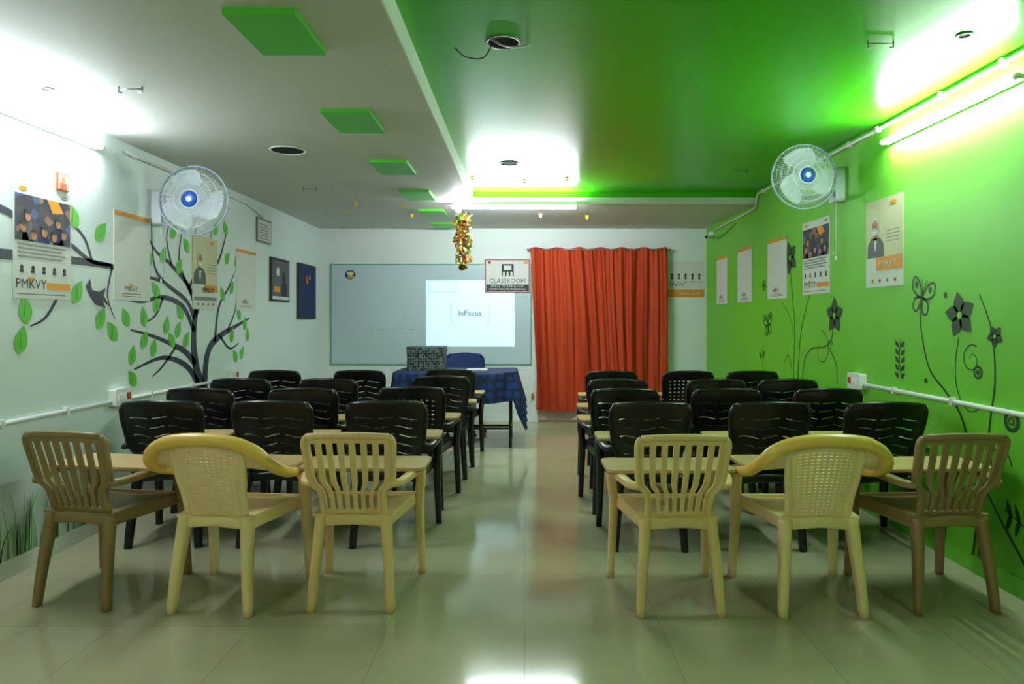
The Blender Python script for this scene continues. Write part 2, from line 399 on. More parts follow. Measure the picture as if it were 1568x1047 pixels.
# ---------------------------------------------------------------- whiteboard wall
A=Art((0,YB,0),(1,0,0),(0,-1,0))
x0,x1,z0,z1=-2.54,.086,.755,2.066
A.slab(x0,z0,x1,z1,.018,M_bboard)
for r in ((x0-.008,z0-.008,x1+.008,z0+.004),(x0-.008,z1-.004,x1+.008,z1+.008),(x0-.008,z0,x0+.004,z1),(x1-.004,z0,x1+.008,z1)): A.slab(*r,.022,M_bframe)
A.ell(-2.29,1.93,.07,.06,M_noticeb,16); A.ell(-2.29,1.945,.048,.028,M_papc,17); A.ell(-2.28,1.90,.05,.02,M_or,17)
for i in range(7):
    A.rib([(-2.3+.13*i,1.2+.02*(i%3)),(-2.22+.13*i,1.215)],.004,.003,M_grey,15)
A.done('whiteboard')
A=Art((0,YB-.019,0),(1,0,0),(0,-1,0))
A.slab(-1.293,.985,-.13,1.858,.003,M_proj)
M_pt=mat('projected_text',(20,80,140),.5); M_pl=mat('projected_line',(120,180,200),.5,emit=.3)
A.text('InFocus',.10,-.715,1.42,M_pt,4)
A.ring(-.715+.10,1.42,.36,.006,M_pl,4,16,155,205); A.ring(-.715-.10,1.42,.36,.006,M_pl,4,16,-25,25)
for r in ((-1.265,1.70,-.90,1.705),(-1.265,1.845,-.90,1.85),(-1.265,1.70,-1.26,1.85),(-.905,1.70,-.90,1.85)): A.rect(*r,M_pl,4)
A.done('projected_screen_image')
A=Art((0,YB-.026,0),(1,0,0),(0,-1,0))
x0,x1,z0,z1=-.517,.069,1.695,2.13
A.slab(x0,z0,x1,z1,.006,M_paper,-.0)
for r in ((x0,z0,x1,z0+.012),(x0,z1-.012,x1,z1),(x0,z0,x0+.012,z1),(x1-.012,z0,x1,z1)): A.rect(*r,M_red,6)
A.rect(-.30,1.91,-.14,2.07,M_ink,6); A.rect(-.27,1.99,-.17,2.05,M_paper,7)
for k in range(3): A.ell(-.27+.05*k,1.955,.014,.014,M_paper,7); A.rect(-.285+.05*k,1.915,-.255+.05*k,1.94,M_paper,7)
A.text('CLASSROOM',.082,-.224,1.845,M_ink,7)
A.rect(-.50,1.715,.055,1.80,M_ink,6)
A.text('SKILLS TECHNOLOGY',.044,-.224,1.78,M_paper,7); A.text('COMPUTING PROFESSIONALS',.036,-.224,1.738,M_paper,7)
A.ell(-.46,2.09,.02,.02,M_red,7); A.ell(.02,2.09,.025,.02,M_or,7)
A.done('classroom_sign')
A=Art((0,YB,0),(1,0,0),(0,-1,0))
x0,x1,z0,z1=1.885,2.37,1.635,2.105
A.slab(x0,z0,x1,z1,.004,M_paper); A.rect(x0,z0,x1,z0+.10,M_or,4); A.text('PMKVY',.06,x0+.12,z0+.16,M_ink,5)
for k in range(5):
    A.ell(x0+.06+.09*k,1.93,.016,.018,M_ink,5); A.rect(x0+.048+.09*k,1.87,x0+.072+.09*k,1.91,M_ink,5); A.rect(x0+.03+.09*k,1.83,x0+.09+.09*k,1.842,M_grey,5)
A.text('skills for youth',.045,(x0+x1)/2+.05,z0+.05,M_paper,5)
A.done('wall_poster')

b=MB(); b.box(.18,1.78,YB-.02,YB-.001,.0,2.1,M_door)
b.box(.10,.18,YB-.035,YB-.001,0,2.17,M_trimw); b.box(1.78,1.86,YB-.035,YB-.001,0,2.17,M_trimw); b.box(.18,1.78,YB-.035,YB-.001,2.1,2.17,M_trimw)
b.box(.975,.985,YB-.024,YB-.018,.0,2.1,M_grey); b.box(.18,1.78,YB-.045,YB-.02,0,.02,M_shade_brown)
b.obj('door_1')
b=MB()
def f(u,v):
    x=.08+1.78*u; x+= (.09*(1-v)*(1-u)) 
    ph=2*math.pi*(13.5*u+.5*math.sin(5*u+1)+.3*math.sin(11*u)+.16*math.sin(3*v+9*u))
    amp=(.016+.050*max(0,1-v)**.35)*(.62+.38*math.sin(17*u+1.3))
    y=YB-.12+amp*math.sin(ph)+.010*math.sin(2.3*ph+4*v)
    z=.17+2.10*v+.012*math.sin(40*u)*(v>.98)-.02*math.sin(7*u)*(1-v)
    return (x+.016*math.sin(ph*2+v*3)*(1.1-v),y,z)
b.shell(f,frange(0,1,300),frange(0,1,30),lambda *q:True,.003,M_curt)
b.tube([(.03,YB-.12,2.25),(1.90,YB-.12,2.25)],.010,None,M_metal)
for x in (.05,1.88): b.tube([(x,YB-.12,2.25),(x,YB,2.25)],.008,None,M_metal)
b.obj('window_curtain')
b=MB(); b.rbox(.09,.125,YB-.055,YB-.035,.30,.38,M_or,.006,'y'); b.tube([(.107,YB-.07,.36),(.107,YB-.07,.31)],.006,None,M_metal); b.obj('door_latch')

# ---------------------------------------------------------------- posters
def man(A,cx,z,s):
    A.poly([(cx-.19*s,z),(cx+.19*s,z),(cx+.18*s,z+.16*s),(cx+.10*s,z+.24*s),(cx-.10*s,z+.24*s),(cx-.18*s,z+.16*s)],M_jack,5)
    A.poly([(cx-.04*s,z+.24*s),(cx+.04*s,z+.24*s),(cx+.015*s,z+.08*s),(cx-.015*s,z+.08*s)],M_paper,6)
    A.rect(cx-.04*s,z+.21*s,cx+.04*s,z+.28*s,M_skin,6)
    A.ell(cx,z+.37*s,.088*s,.115*s,M_whh,6); A.ell(cx,z+.375*s,.068*s,.085*s,M_skin,7)
    A.ell(cx,z+.31*s,.055*s,.045*s,M_whh,8); A.ell(cx,z+.33*s,.022*s,.006*s,M_red,9)
    A.rect(cx-.05*s,z+.385*s,cx-.012*s,z+.393*s,M_ink,9); A.rect(cx+.012*s,z+.385*s,cx+.05*s,z+.393*s,M_ink,9)
    A.poly([(cx-.008*s,z+.38*s),(cx+.008*s,z+.38*s),(cx+.014*s,z+.345*s),(cx-.014*s,z+.345*s)],M_deity,9)
def poster(side,yc,zt,zb,w,kind,tilt=0):
    if side=='L': A=Art((XL,yc,0),(0,1,0),(1,0,0))
    else: A=Art((XR,yc,0),(0,-1,0),(-1,0,0))
    h=w/2; H=zt-zb
    if kind=='photo':
        A.slab(-h,zb,h,zt,.004,M_paper); A.rect(-h+.01,zb+.50*H,h-.01,zt-.10*H,M_crowd,4)
        A.poly([(h*.1,zt-.10*H),(h*.5,zt-.10*H),(h*.7,zt-.2*H),(h*.3,zt-.22*H)],M_or,5)
        for i,(a,bz) in enumerate(((-.7,.62),(-.35,.56),(0,.6),(.35,.57),(.7,.6),(-.55,.72),(.5,.7))):
            A.ell(a*h,zb+bz*H,.022,.030,M_skin,6); A.ell(a*h,zb+bz*H+.014,.024,.020,M_ink,7,12,0,180)
            A.poly([(a*h-.045,zb+.505*H),(a*h+.045,zb+.505*H),(a*h+.03,zb+bz*H-.03),(a*h-.03,zb+bz*H-.03)],(M_ink,M_jack,M_noticeb,M_grey)[i%4],5)
        A.ell(-h+.07,zt-.05*H,.03,.014,M_or,4); A.ell(h-.06,zt-.05*H,.03,.010,M_grey,4)
        for k in range(4): A.rect(-h+.03,zb+(.46-.035*k)*H,h-.05-.03*(k%2),zb+(.475-.035*k)*H,M_grey,4)
        for k in range(5):
            c=-h+.06+(w-.12)*k/4; A.ell(c,zb+.27*H,.013,.014,M_ink,4); A.rect(c-.014,zb+.225*H,c+.014,zb+.25*H,M_ink,4)
        A.text('PMKVY',.075,-h*.42,zb+.125*H,M_ink,4); A.ell(-h*.42,zb+.17*H,.03,.01,M_or,4)
        A.rect(h*.1,zb+.09*H,h-.01,zb+.15*H,M_or,4)
        A.rect(-h+.03,zb+.035*H,h-.05,zb+.045*H,M_grey,4)
    elif kind=='portrait':
        A.slab(-h,zb,h,zt,.004,M_papc); man(A,-h*.45,zb+.34*H,.56)
        A.rect(-h,zb,h,zb+.34*H,M_paper,4); A.rect(-h+.02,zb+.12*H,h-.02,zb+.17*H,M_grey,5) if side=='L' else A.rect(-h+.14,zb+.19*H,h-.01,zb+.34*H,M_or,5)
        if side=='L': A.rect(-h*.1,zb+.24*H,h,zb+.34*H,M_or,5)
        A.text('PMKVY',.07,.05,zb+.26*H,M_paper if side=='R' else M_ink,7)
        for k in range(4): A.rect(h*.15,zb+(.62-.04*k)*H,h*.85,zb+(.628-.04*k)*H,M_grey,5)
        for k in range(4): A.ell(-h*.6+k*h*.4,zb+.07*H,.013,.013,M_red if k%2 else M_grey,6)
        A.ell(h*.5,zt-.07*H,.04,.012,M_or,5)
    else:
        A.slab(-h,zb,h,zt,.004,M_paper); A.rect(-h,zt-.05*H,h,zt,M_or,4)
        A.text('PMKVY',.05,-h*.1,zb+.13*H,M_ink,4); A.ell(-h*.1,zb+.175*H,.03,.01,M_or,4)
        A.rect(-h*.6,zb+.07*H,h*.5,zb+.08*H,M_grey,4); A.rect(-h*.6,zb+.045*H,h*.5,zb+.052*H,M_red,4)
    A.done('wall_poster')
poster('L',3.83,2.085,1.46,.46,'photo')
poster('L',4.70,2.07,1.475,.43,'blank')
poster('L',5.77,2.04,1.43,.45,'portrait')
poster('L',6.62,2.01,1.43,.46,'blank')
poster('R',4.55,2.155,1.565,.47,'portrait')
poster('R',5.62,2.165,1.555,.52,'photo')
poster('R',6.48,2.11,1.54,.49,'blank')
poster('R',7.43,2.12,1.53,.48,'blank')
poster('R',8.29,2.10,1.53,.44,'blank')
A=Art((XL,0,0),(0,1,0),(1,0,0))
A.slab(7.22,1.54,7.79,2.01,.02,M_ink); A.rect(7.25,1.60,7.76,1.98,M_jack,17); A.ell(7.60,1.80,.05,.07,M_ink,18); A.rect(7.52,1.60,7.70,1.74,M_ink,18)
A.ell(7.42,1.86,.05,.05,M_paper,18); A.rect(7.30,1.64,7.48,1.70,M_or,18); A.rect(7.26,1.56,7.75,1.595,M_paper,17)
A.done('picture_frame')
A=Art((XL,0,0),(0,1,0),(1,0,0))
A.slab(8.10,1.35,8.76,2.02,.025,M_ink); A.slab(8.13,1.38,8.73,1.99,.027,M_noticeb)
A.ell(8.38,1.84,.05,.05,M_red,22); A.ell(8.40,1.80,.03,.03,M_or,23); A.ell(8.50,1.86,.02,.03,M_paper,22)
A.done('notice_board')
A=Art((XL,0,0),(0,1,0),(1,0,0))
A.slab(6.86,2.13,7.24,2.38,.015,M_grey); A.rect(6.88,2.15,7.22,2.36,M_paper,13)
for k in range(6): A.rect(6.91,2.17+.028*k,7.19-.04*(k%2),2.18+.028*k,M_grey,14)
A.done('framed_certificate')
A=Art((XL,0,0),(0,1,0),(1,0,0))
A.slab(3.93,2.095,4.03,2.195,.01,M_deity); A.rect(3.937,2.103,4.023,2.188,M_papc,9); A.ell(3.98,2.16,.018,.022,M_skin,10); A.rect(3.95,2.103,4.01,2.14,M_deity,10)
A.done('small_deity_picture')

# ---------------------------------------------------------------- tree mural (left wall)
A=Art((XL,0,0),(0,1,0),(1,0,0))
T=M_tree
A.rib([(5.72,.25),(5.70,.74),(5.61,.96),(5.57,1.18),(5.61,1.42)],.15,.07,T)
A.rib([(5.61,1.40),(5.50,1.60),(5.22,1.76),(5.01,1.84),(4.88,1.95)],.06,.012,T)
A.rib([(5.60,1.38),(5.84,1.67),(6.07,1.92),(6.20,2.17)],.06,.012,T)
A.rib([(5.78,.25),(5.76,.73),(5.82,1.06),(6.03,1.19),(6.37,1.277),(6.70,1.356)],.13,.015,T)
A.rib([(5.60,.98),(5.45,1.08),(5.29,1.137),(4.97,1.222),(4.68,1.274)],.07,.012,T)
A.rib([(5.66,.80),(5.45,.975),(5.10,1.06),(4.72,1.00)],.07,.012,T)
A.rib([(5.58,1.25),(5.40,1.443),(5.10,1.511),(4.80,1.47),(4.55,1.5)],.06,.01,T)
A.rib([(5.95,1.15),(6.03,1.454),(6.23,1.636),(6.37,1.80)],.045,.01,T)
A.rib([(5.58,1.35),(5.45,1.496),(5.10,1.633),(4.97,1.77),(4.94,2.08)],.05,.012,T)
A.rib([(5.53,1.55),(5.34,1.80),(5.40,2.10)],.04,.01,T)
A.rib([(5.5,1.6),(5.62,1.8),(5.60,2.1)],.035,.01,T)
A.rib([(5.84,1.67),(5.82,1.9),(5.9,2.12)],.03,.01,T)
A.rib([(6.05,1.2),(6.25,1.08),(6.45,1.12)],.035,.01,T)
A.rib([(6.2,1.24),(6.35,1.40),(6.4,1.55)],.03,.01,T)
A.rib([(5.22,1.76),(5.15,1.95),(5.2,2.1)],.03,.008,T)
A.rib([(5.10,1.633),(4.85,1.66),(4.7,1.75)],.03,.008,T)
A.rib([(5.29,1.137),(5.1,1.0),(4.95,.93)],.03,.008,T)
A.rib([(5.10,1.511),(5.0,1.38),(4.85,1.32)],.03,.008,T)
A.rib([(2.6,1.95),(3.2,1.95),(3.51,1.92),(3.65,1.884),(3.9,1.82),(4.06,1.79),(4.26,1.708),(4.47,1.700)],.05,.02,T)
A.rib([(2.6,1.72),(3.2,1.68),(3.60,1.688),(4.07,1.70),(4.47,1.69),(4.9,1.64)],.07,.03,T)
A.rib([(4.26,1.71),(4.19,1.843),(4.05,1.93),(3.9,2.0)],.025,.008,T)
A.rib([(4.05,1.69),(3.96,1.50),(3.85,1.36),(3.73,1.31)],.035,.008,T)
A.rib([(4.47,1.69),(4.42,1.50),(4.5,1.35)],.02,.006,T)
for i,(y,z) in enumerate([(3.69,1.40),(3.66,1.237),(4.08,1.967),(4.35,1.904),(4.12,1.512),(4.35,1.354),(4.47,1.269),(5.01,1.46),(4.84,1.364),(5.22,1.19),(5.32,1.263),(4.70,.94),(4.70,1.10),(5.34,1.76),(5.97,2.138),(6.16,2.17),(6.10,1.572),(6.30,1.639),(6.59,1.306),(6.52,1.026),(6.37,1.003),(6.62,1.5),(5.10,1.828),(5.45,1.939),(5.45,1.183),(4.97,1.14),(6.2,1.90),(5.25,2.02),(5.05,2.1),(5.6,1.95),(4.9,1.8),(5.0,1.56),(6.45,1.4),(6.4,1.9),(5.15,1.30),(4.85,1.2),(5.35,1.4),(6.3,1.2),(6.65,1.2),(4.62,1.36),(4.6,1.85)]):
    big=1.5 if y<4.6 else 1.35
    A.leaf(y,z,.11*big,.066*big,random.choice((60,75,100,120,130,50)),M_leaf,2)
    A.rib([(y-.01,z-.04),(y,z+.04)],.004,.002,M_dg,3,2)
A.poly([(4.20,1.55),(4.27,1.50),(4.36,1.47),(4.44,1.43),(4.38,1.50),(4.40,1.55),(4.33,1.52),(4.26,1.53),(4.24,1.60)],T,2)
A.poly([(4.20,1.55),(4.24,1.49),(4.30,1.44),(4.40,1.42),(4.33,1.50)],T,3)
A.done('tree_wall_mural')
A=Art((XL,0,0),(0,1,0),(1,0,0))
for i in range(46):
    y=3.0+random.random()*1.25; h=.12+.28*random.random(); d=(random.random()-.4)*.16
    A.rib([(y,.095),(y+d*.3,.095+h*.6),(y+d,.095+h)],.012,.002,M_leaf if i%3 else M_dg,9,4)
A.done('grass_wall_mural')

# ---------------------------------------------------------------- floral mural (right wall), local u = -y
A=Art((XR,0,0),(0,-1,0),(-1,0,0)); G=M_dg
def rb(pts,w0=.012,w1=.006): A.rib([(-y,z) for y,z in pts],w0,w1,G)
def flower(y,z,r,rot=0):
    for k in range(5):
        a=rot+90+72*k; t=math.radians(a)
        A.leaf(-y+math.cos(t)*r*.55,z+math.sin(t)*r*.55,r*1.0,r*.72,a,G,2)
    A.ell(-y,z,r*.16,r*.16,M_green,3)
def spiral(y,z,r,turn=1.6,rot=0,sg=1,w=.009):
    pts=[]
    for k in range(15):
        t=k/14; a=math.radians(rot)+sg*turn*2*math.pi*t; q=r*(1-.8*t); pts.append((-y+q*math.cos(a),z+q*math.sin(a)))
    A.rib(pts,w,w*.5,G,1,2)
def butterfly(y,z,s,rot=0):
    t=math.radians(rot); c,sn=math.cos(t),math.sin(t)
    R=lambda x,v:(-y+(x*c-v*sn)*s,z+(x*sn+v*c)*s)
    for sg in (-1,1):
        p=[R(0,0),R(.3*sg,.55),R(.7*sg,.7),R(.75*sg,.25),R(.35*sg,0)]; A.rib(p+[p[0]],.014,.014,G,1,4)
        p=[R(0,0),R(.45*sg,-.15),R(.5*sg,-.55),R(.2*sg,-.6)]; A.rib(p+[p[0]],.014,.014,G,1,4)
        A.rib([R(0,.2),R(.1*sg,.5),R(.2*sg,.75)],.006,.004,G)
        A.ell(*R(.48*sg,.4),.12*s,.14*s,G,2,10)
    A.rib([R(0,-.5),R(0,.3)],.02,.012,G,2)
butterfly(4.12,1.48,.15,-15); butterfly(6.72,1.292,.15,10)
flower(3.76,1.37,.125,10); flower(5.28,1.375,.14,0); flower(6.16,1.90,.15,20); flower(3.48,1.26,.06,30)
rb([(4.14,1.40),(4.12,1.25),(4.04,1.05),(3.88,.93),(3.74,.80),(3.66,.55),(3.62,.3),(3.66,.05)],.010,.02)
rb([(3.60,1.48),(3.51,1.30),(3.48,1.05),(3.52,.8),(3.58,.4),(3.6,.1)],.007,.018)
rb([(3.77,1.25),(3.80,1.1),(3.78,.95),(3.68,.85),(3.55,.9)],.008,.006)
spiral(3.66,1.13,.085,1.3,60); A.ring(-3.61,1.066,.036,.012,G,2); A.ell(-3.61,1.066,.014,.014,G,2)
A.ring(-3.36,.845,.055,.022,G,2); A.ring(-3.36,.845,.022,.010,G,3)
A.ell(-3.89,1.484,.016,.018,G); A.ell(-4.08,.98,.016,.016,G)
rb([(4.35,1.22),(4.37,1.1),(4.34,.97)],.008,.008)
for k in range(5):
    z=.98+.05*k
    A.leaf(-4.36-.035,z+.01,.06,.028,140,G,2); A.leaf(-4.36+.035,z+.01,.06,.028,40,G,2)
rb([(5.31,1.26),(5.35,1.17),(5.49,1.12),(5.70,1.10),(5.84,1.0),(5.90,.80)],.010,.012)
spiral(5.52,1.10,.16,1.0,90,-1); rb([(5.36,1.10),(5.25,1.0),(5.24,.85)],.01,.01); spiral(5.36,1.14,.05,1.2,0)
rb([(6.16,1.78),(6.1,1.5),(6.06,1.28),(6.09,.81)],.010,.012); rb([(5.74,1.55),(5.84,1.4),(5.94,1.17),(5.99,.82)],.010,.012)
rb([(6.35,1.5),(6.15,1.35),(6.08,1.2)],.008,.008); rb([(6.3,.95),(6.2,1.02),(6.13,.9)],.008,.008)
A.ring(-6.83,1.683,.05,.014,G,2); A.ell(-6.83,1.683,.02,.02,G,2); A.ring(-6.45,1.62,.04,.012,G,2)
rb([(6.85,.8),(6.88,.95),(6.9,1.05)],.01,.006); A.leaf(-6.84,1.0,.09,.04,60,G,2); A.leaf(-6.94,.98,.09,.04,130,G,2)
rb([(3.0,.3),(3.2,.33),(3.42,.40)],.012,.006)
for k in range(6):
    y=3.08+.06*k; A.leaf(-y,.36+.01*k,.10,.03,110,G,2); A.leaf(-y,.29+.01*k,.10,.03,250,G,2)
rb([(3.2,.1),(3.45,.35),(3.62,.55)],.02,.008); rb([(3.9,.1),(3.85,.3),(3.7,.45)],.02,.008); spiral(3.45,.62,.09,1.2,0)
A.done('floral_wall_mural')

# ---------------------------------------------------------------- chairs
AZ=.585
def legs_seat(b,m,seatz=.43,armx=.255,armz=AZ,rx=.172,thick=1.0):
    for s in (-1,1):
        b.tube(cat([(s*(rx+.012),-.015,0),(s*(rx+.002),.0,.15),(s*(rx-.012),.025,.32),(s*(rx-.02),.045,seatz)],3),[.017*thick,.026*thick],[.02*thick,.03*thick],m,ref=(0,1,0),sec='sq')
        b.tube(cat([(s*(armx-.005),.475,0),(s*(armx-.012),.46,.22),(s*(armx-.015),.44,.40),(s*armx,.40,.52),(s*armx,.37,armz)],3),[.017*thick,.026*thick],[.02*thick,.032*thick],m,ref=(0,1,0),sec='sq')
        b.tube([(s*(rx-.015),.05,seatz-.025),(s*(armx-.035),.44,seatz-.02)],.010,.032,m,sec='sq',smooth=False)
    b.tube(cat([(-rx+.01,.035,seatz-.03),(0,.02,seatz-.012),(rx-.01,.035,seatz-.03)],4),.010,.024,m,sec='sq')
    b.tube([(-armx+.03,.455,seatz-.025),(armx-.03,.455,seatz-.025)],.010,.032,m,sec='sq',smooth=False)
    def f(u,v): return (u*(rx+.010+(armx-rx-.040)*v),.02+.45*v,seatz-.014*(1-u*u)*math.sin(math.pi*min(1,v*1.05))+.008*u*u-.02*max(0,v-.85)/.15)
    b.shell(f,frange(-1,1,8),frange(0,1,10),lambda *q:True,.010,m)
def pad(b,w,z,y0,y1):
    b.rbox(-w/2,w/2,y0,y1,z,z+.004,M_padb,.04); b.rbox(-w/2,w/2,y0,y1,z+.0042,z+.018,M_padw,.04)
def slat_chair(m,name):
    b=MB(); legs_seat(b,m)
    W=[(0,.140),(.22,.143),(.34,.150),(.46,.190),(.56,.197),(.93,.206),(.975,.202),(1,.190)]
    def f(u,v): return (u*lerp_tab(W,v),.045-.13*v+.022*u*u*(.4+.6*v),.41+.405*v+.010*(1-u*u)*v)
    gaps=[(-.86+k*1.79/7,-.86+k*1.79/7+.125) for k in range(7)]
    us=sorted(set([-1.0,1.0]+[x for g in gaps for x in g]))
    vs=frange(0,1,24)
    def keep(u,v,i,j): return not (any(a<u<c for a,c in gaps) and (.12<v<.90))
    b.shell(f,us,vs,keep,.012,m)
    b.tube([f(u,1) for u in frange(-1,1,12)],.013,.014,m,sec='sq')
    for s in (-1,1):
        b.tube([f(s,v) for v in vs],.012,.014,m,ref=(0,1,0),sec='sq')
        b.tube(cat([f(s*.98,.44),(s*.222,.03,AZ+.004),(s*.25,.14,AZ+.014),(s*.258,.28,AZ+.010),(s*.255,.385,AZ-.005)],4),[.022,.028],[.016,.016],m,sec='sq')
    pad(b,.62,AZ+.026,.14,.44)
    return b.mesh(name)
def woven_chair(name):
    b=MB(); legs_seat(b,M_cream,armx=.27,thick=1.1)
    W=[(0,.135),(.3,.140),(.6,.155),(.85,.165),(1,.15)]
    def f(u,v): return (u*lerp_tab(W,v),.045-.14*v+.045*u*u*(.3+.7*v),.41+(.375+.03*(1-u*u))*v)
    us=[-1]; nc=10
    for k in range(nc): a=-.80+1.6*k/nc; us+=[a+.025,a+.125]
    us.append(1); vs=[0]; nr=20
    for k in range(nr): a=.1+.78*k/nr; vs+=[a+.008,a+.021]
    vs.append(1)
    b.shell(f,us,vs,lambda u,v,i,j: not(i%2==1 and j%2==1 and 0<i<len(us)-2 and 0<j<len(vs)-2),.009,M_cream)
    for s in (-1,1): b.tube([f(s,v) for v in frange(0,1,12)],.016,.013,M_cream,ref=(0,1,0),sec='sq')
    half=[(.272,.40,AZ-.01),(.285,.30,AZ+.012),(.300,.17,AZ+.032),(.302,.06,AZ+.066),(.282,-.02,.700),(.24,-.060,.757),(.15,-.088,.800),(0,-.098,.814)]
    path=[(-x,y,z) for x,y,z in half]+[(x,y,z) for x,y,z in half[::-1][1:]]
    pc=cat(path,4); n=len(pc)
    b.tube(pc,[.028+.006*math.sin(math.pi*i/(n-1)) for i in range(n)],[.020+.010*math.sin(math.pi*i/(n-1)) for i in range(n)],M_yel,sec='round',sides=12)
    for s in (-1,1):
        def g(u,v,s=s):
            p=V(f(s,.72+.28*v)); fi=n/2-.5-(.09+.22*(1-v))*n; i0=int(fi); q=V(pc[i0]).lerp(V(pc[i0+1]),fi-i0)
            q.x=s*abs(q.x)
            return p.lerp(q,u)
        b.shell(g,frange(0,1,3),frange(0,1,8),lambda *q:True,.008,M_cream)
    pad(b,.60,AZ+.043,.17,.43)
    return b.mesh(name)
def black_chair(kind,name):
    b=MB(); legs_seat(b,M_black,armx=.258,rx=.19,thick=1.1)
    W=[(0,.160),(.28,.175),(.45,.215),(.88,.230),(.96,.224),(1,.205)]
    def f(u,v):
        wv=.009*math.sin(u*math.pi*2.2) if kind=='wave' else 0
        return (u*lerp_tab(W,v),.05-.145*v+.045*u*u*(.4+.6*v),.42+.435*v+.016*(1-u*u)*v+wv*math.sin(math.pi*v))
    if kind=='wave':
        us=sorted(set(frange(-1,1,40))); rows=[.30,.42,.54,.66,.78]
        vs=sorted(set([0,.12,.2,.9,.96,1]+[x for r in rows for x in (r,r+.015)]))
        segs=[[(-.78,-.30),(-.18,.22),(.34,.78)],[(-.72,-.42),(-.30,.10),(.22,.72)]]
        def keep(u,v,i,j):
            for q,r in enumerate(rows):
                if r<v<r+.015: return not any(a<u<c for a,c in segs[q%2])
            return True
    else:
        nc=9; us=[-1]
        for k in range(nc): a=-.78+1.56*k/nc; us+=[a+.02,a+.09]
        us.append(1); nr=8; vs=[0]
        for k in range(nr): a=.25+.62*k/nr; vs+=[a,a+.030]
        vs.append(1)
        def keep(u,v,i,j): return not(i%2==1 and j%2==1 and 0<i<len(us)-2 and 0<j<len(vs)-2)
    b.shell(f,us,vs,keep,.010,M_black)
    b.tube([f(u,.995) for u in frange(-1,1,16)],.013,.012,M_black,sec='round',sides=8)
    for s in (-1,1):
        b.tube([f(s,v) for v in frange(0,1,12)],.012,.013,M_black,ref=(0,1,0),sec='sq')
        b.tube(cat([f(s*.98,.42),(s*.245,.04,AZ+.004),(s*.260,.15,AZ+.012),(s*.262,.28,AZ+.010),(s*.258,.385,AZ-.003)],4),[.022,.026],[.015,.015],M_black,sec='sq')
    pad(b,.58,AZ+.025,.14,.42)
    return b.mesh(name)
nm='tablet_armchair'
me_slat=slat_chair(M_beige,nm); me_slat_shade=slat_chair(M_shade_brown,nm); me_wov=woven_chair(nm); me_bw=black_chair('wave',nm); me_bp=black_chair('perf',nm)  # the darker slat chair carries its shading in the plastic colour
R=math.radians
for me,x,y,r in ((me_slat_shade,-2.11,3.20,-9),(me_wov,-1.435,3.13,-6),(me_slat,-.80,3.16,-1),(me_slat,.71,3.11,1),(me_wov,1.355,3.11,0),(me_slat_shade,1.98,3.14,3)):
    place(me,nm,(x,y,0),R(r))
rows=[
 (-2.13,4.04,0,3),(-1.48,4.04,0,-1),(-.81,4.04,0,1),
 (-2.24,4.76,0,-3),(-1.53,4.76,0,2),(-.79,4.85,1,-3),
 (-2.28,5.52,0,2),(-1.57,5.50,0,-2),(-.70,5.75,0,3),
 (-2.32,6.38,0,2),(-1.53,6.38,0,0),(-.70,6.50,0,-2),
 (.73,3.98,0,-1),(1.42,3.98,0,1),(2.09,3.98,0,0),
 (.69,4.74,0,1),(1.39,4.74,0,-1),(2.09,4.74,0,0),
 (.74,5.46,0,1),(1.52,5.46,0,2),(2.09,5.46,0,0),
 (.80,6.30,0,-2),(1.50,6.30,1,1),(2.09,6.30,0,0)]
for x,y,k,r in rows: place((me_bw,me_bp)[k],nm,(x,y,0),R(r))

# ---------------------------------------------------------------- teacher table
b=MB(); tx0,tx1,ty0,ty1,tz=-1.36,-.10,7.14,7.80,.79
b.box(tx0,tx1,ty0,ty1,tz-.025,tz-.002,M_padb)
for x in (tx0+.03,tx1-.05):
    for y in (ty0+.03,ty1-.05): b.tube([(x,y,0),(x,y,tz-.025)],.014,.014,M_dmetal,ref=(0,1,0),sec='sq',smooth=False)
    b.tube([(x,ty0+.03,.18),(x,ty1-.05,.18)],.011,None,M_dmetal,sec='sq',smooth=False)
b.tube([(tx0+.03,ty0+.03,.20),(tx1-.05,ty0+.03,.20)],.011,None,M_dmetal,sec='sq',smooth=False)
b.tube([(tx0+.03,ty1-.05,.14),(tx1-.05,ty1-.05,.14)],.011,None,M_dmetal,sec='sq',smooth=False)
prof=lambda t: (ty0-.012,tz-.30*(1-t/.25)) if t<.25 else ((ty0-.012+(ty1-ty0+.024)*(t-.25)/.5,tz+.003) if t<.75 else (ty1+.012,tz-.25*(t-.75)/.25))
def f(u,v):
    y,z=prof(v); x=tx0-.012+(tx1-tx0+.024)*u
    if v<.25: k=(1-v/.25); y-= .018*k*(1+math.sin(u*34)); z-= .025*k*math.sin(u*9+1)
    return (x,y,z)
b.shell(f,frange(0,1,60),frange(0,1,40),lambda *q:True,.004,M_cloth)
def f(u,v):
    y=ty0-.012+(ty1-ty0+.024)*u; L=.60-.22*u; k=v
    return (tx1+.013+.10*k+.02*k*math.sin(u*26),y-.03*k*(1-u),tz+.002-L*k)
b.shell(f,frange(0,1,36),frange(0,1,12),lambda *q:True,.004,M_cloth)
def f(u,v):
    return (tx1+.013+.10*v-(.13-.05*v)*u,ty0-.014-.03*v-.02*v*math.sin(u*3.1),tz+.002-(.60-.16*u)*v)
b.shell(f,frange(0,1,10),frange(0,1,12),lambda *q:True,.004,M_cloth)
def f(u,v):
    y=ty0-.012+(ty1-ty0+.024)*u
    return (tx0-.013-.04*v-.015*v*math.sin(u*26),y,tz+.002-.30*v)
b.shell(f,frange(0,1,30),frange(0,1,8),lambda *q:True,.004,M_cloth)
b.obj('teacher_desk')
b=MB(); zb=tz+.0065
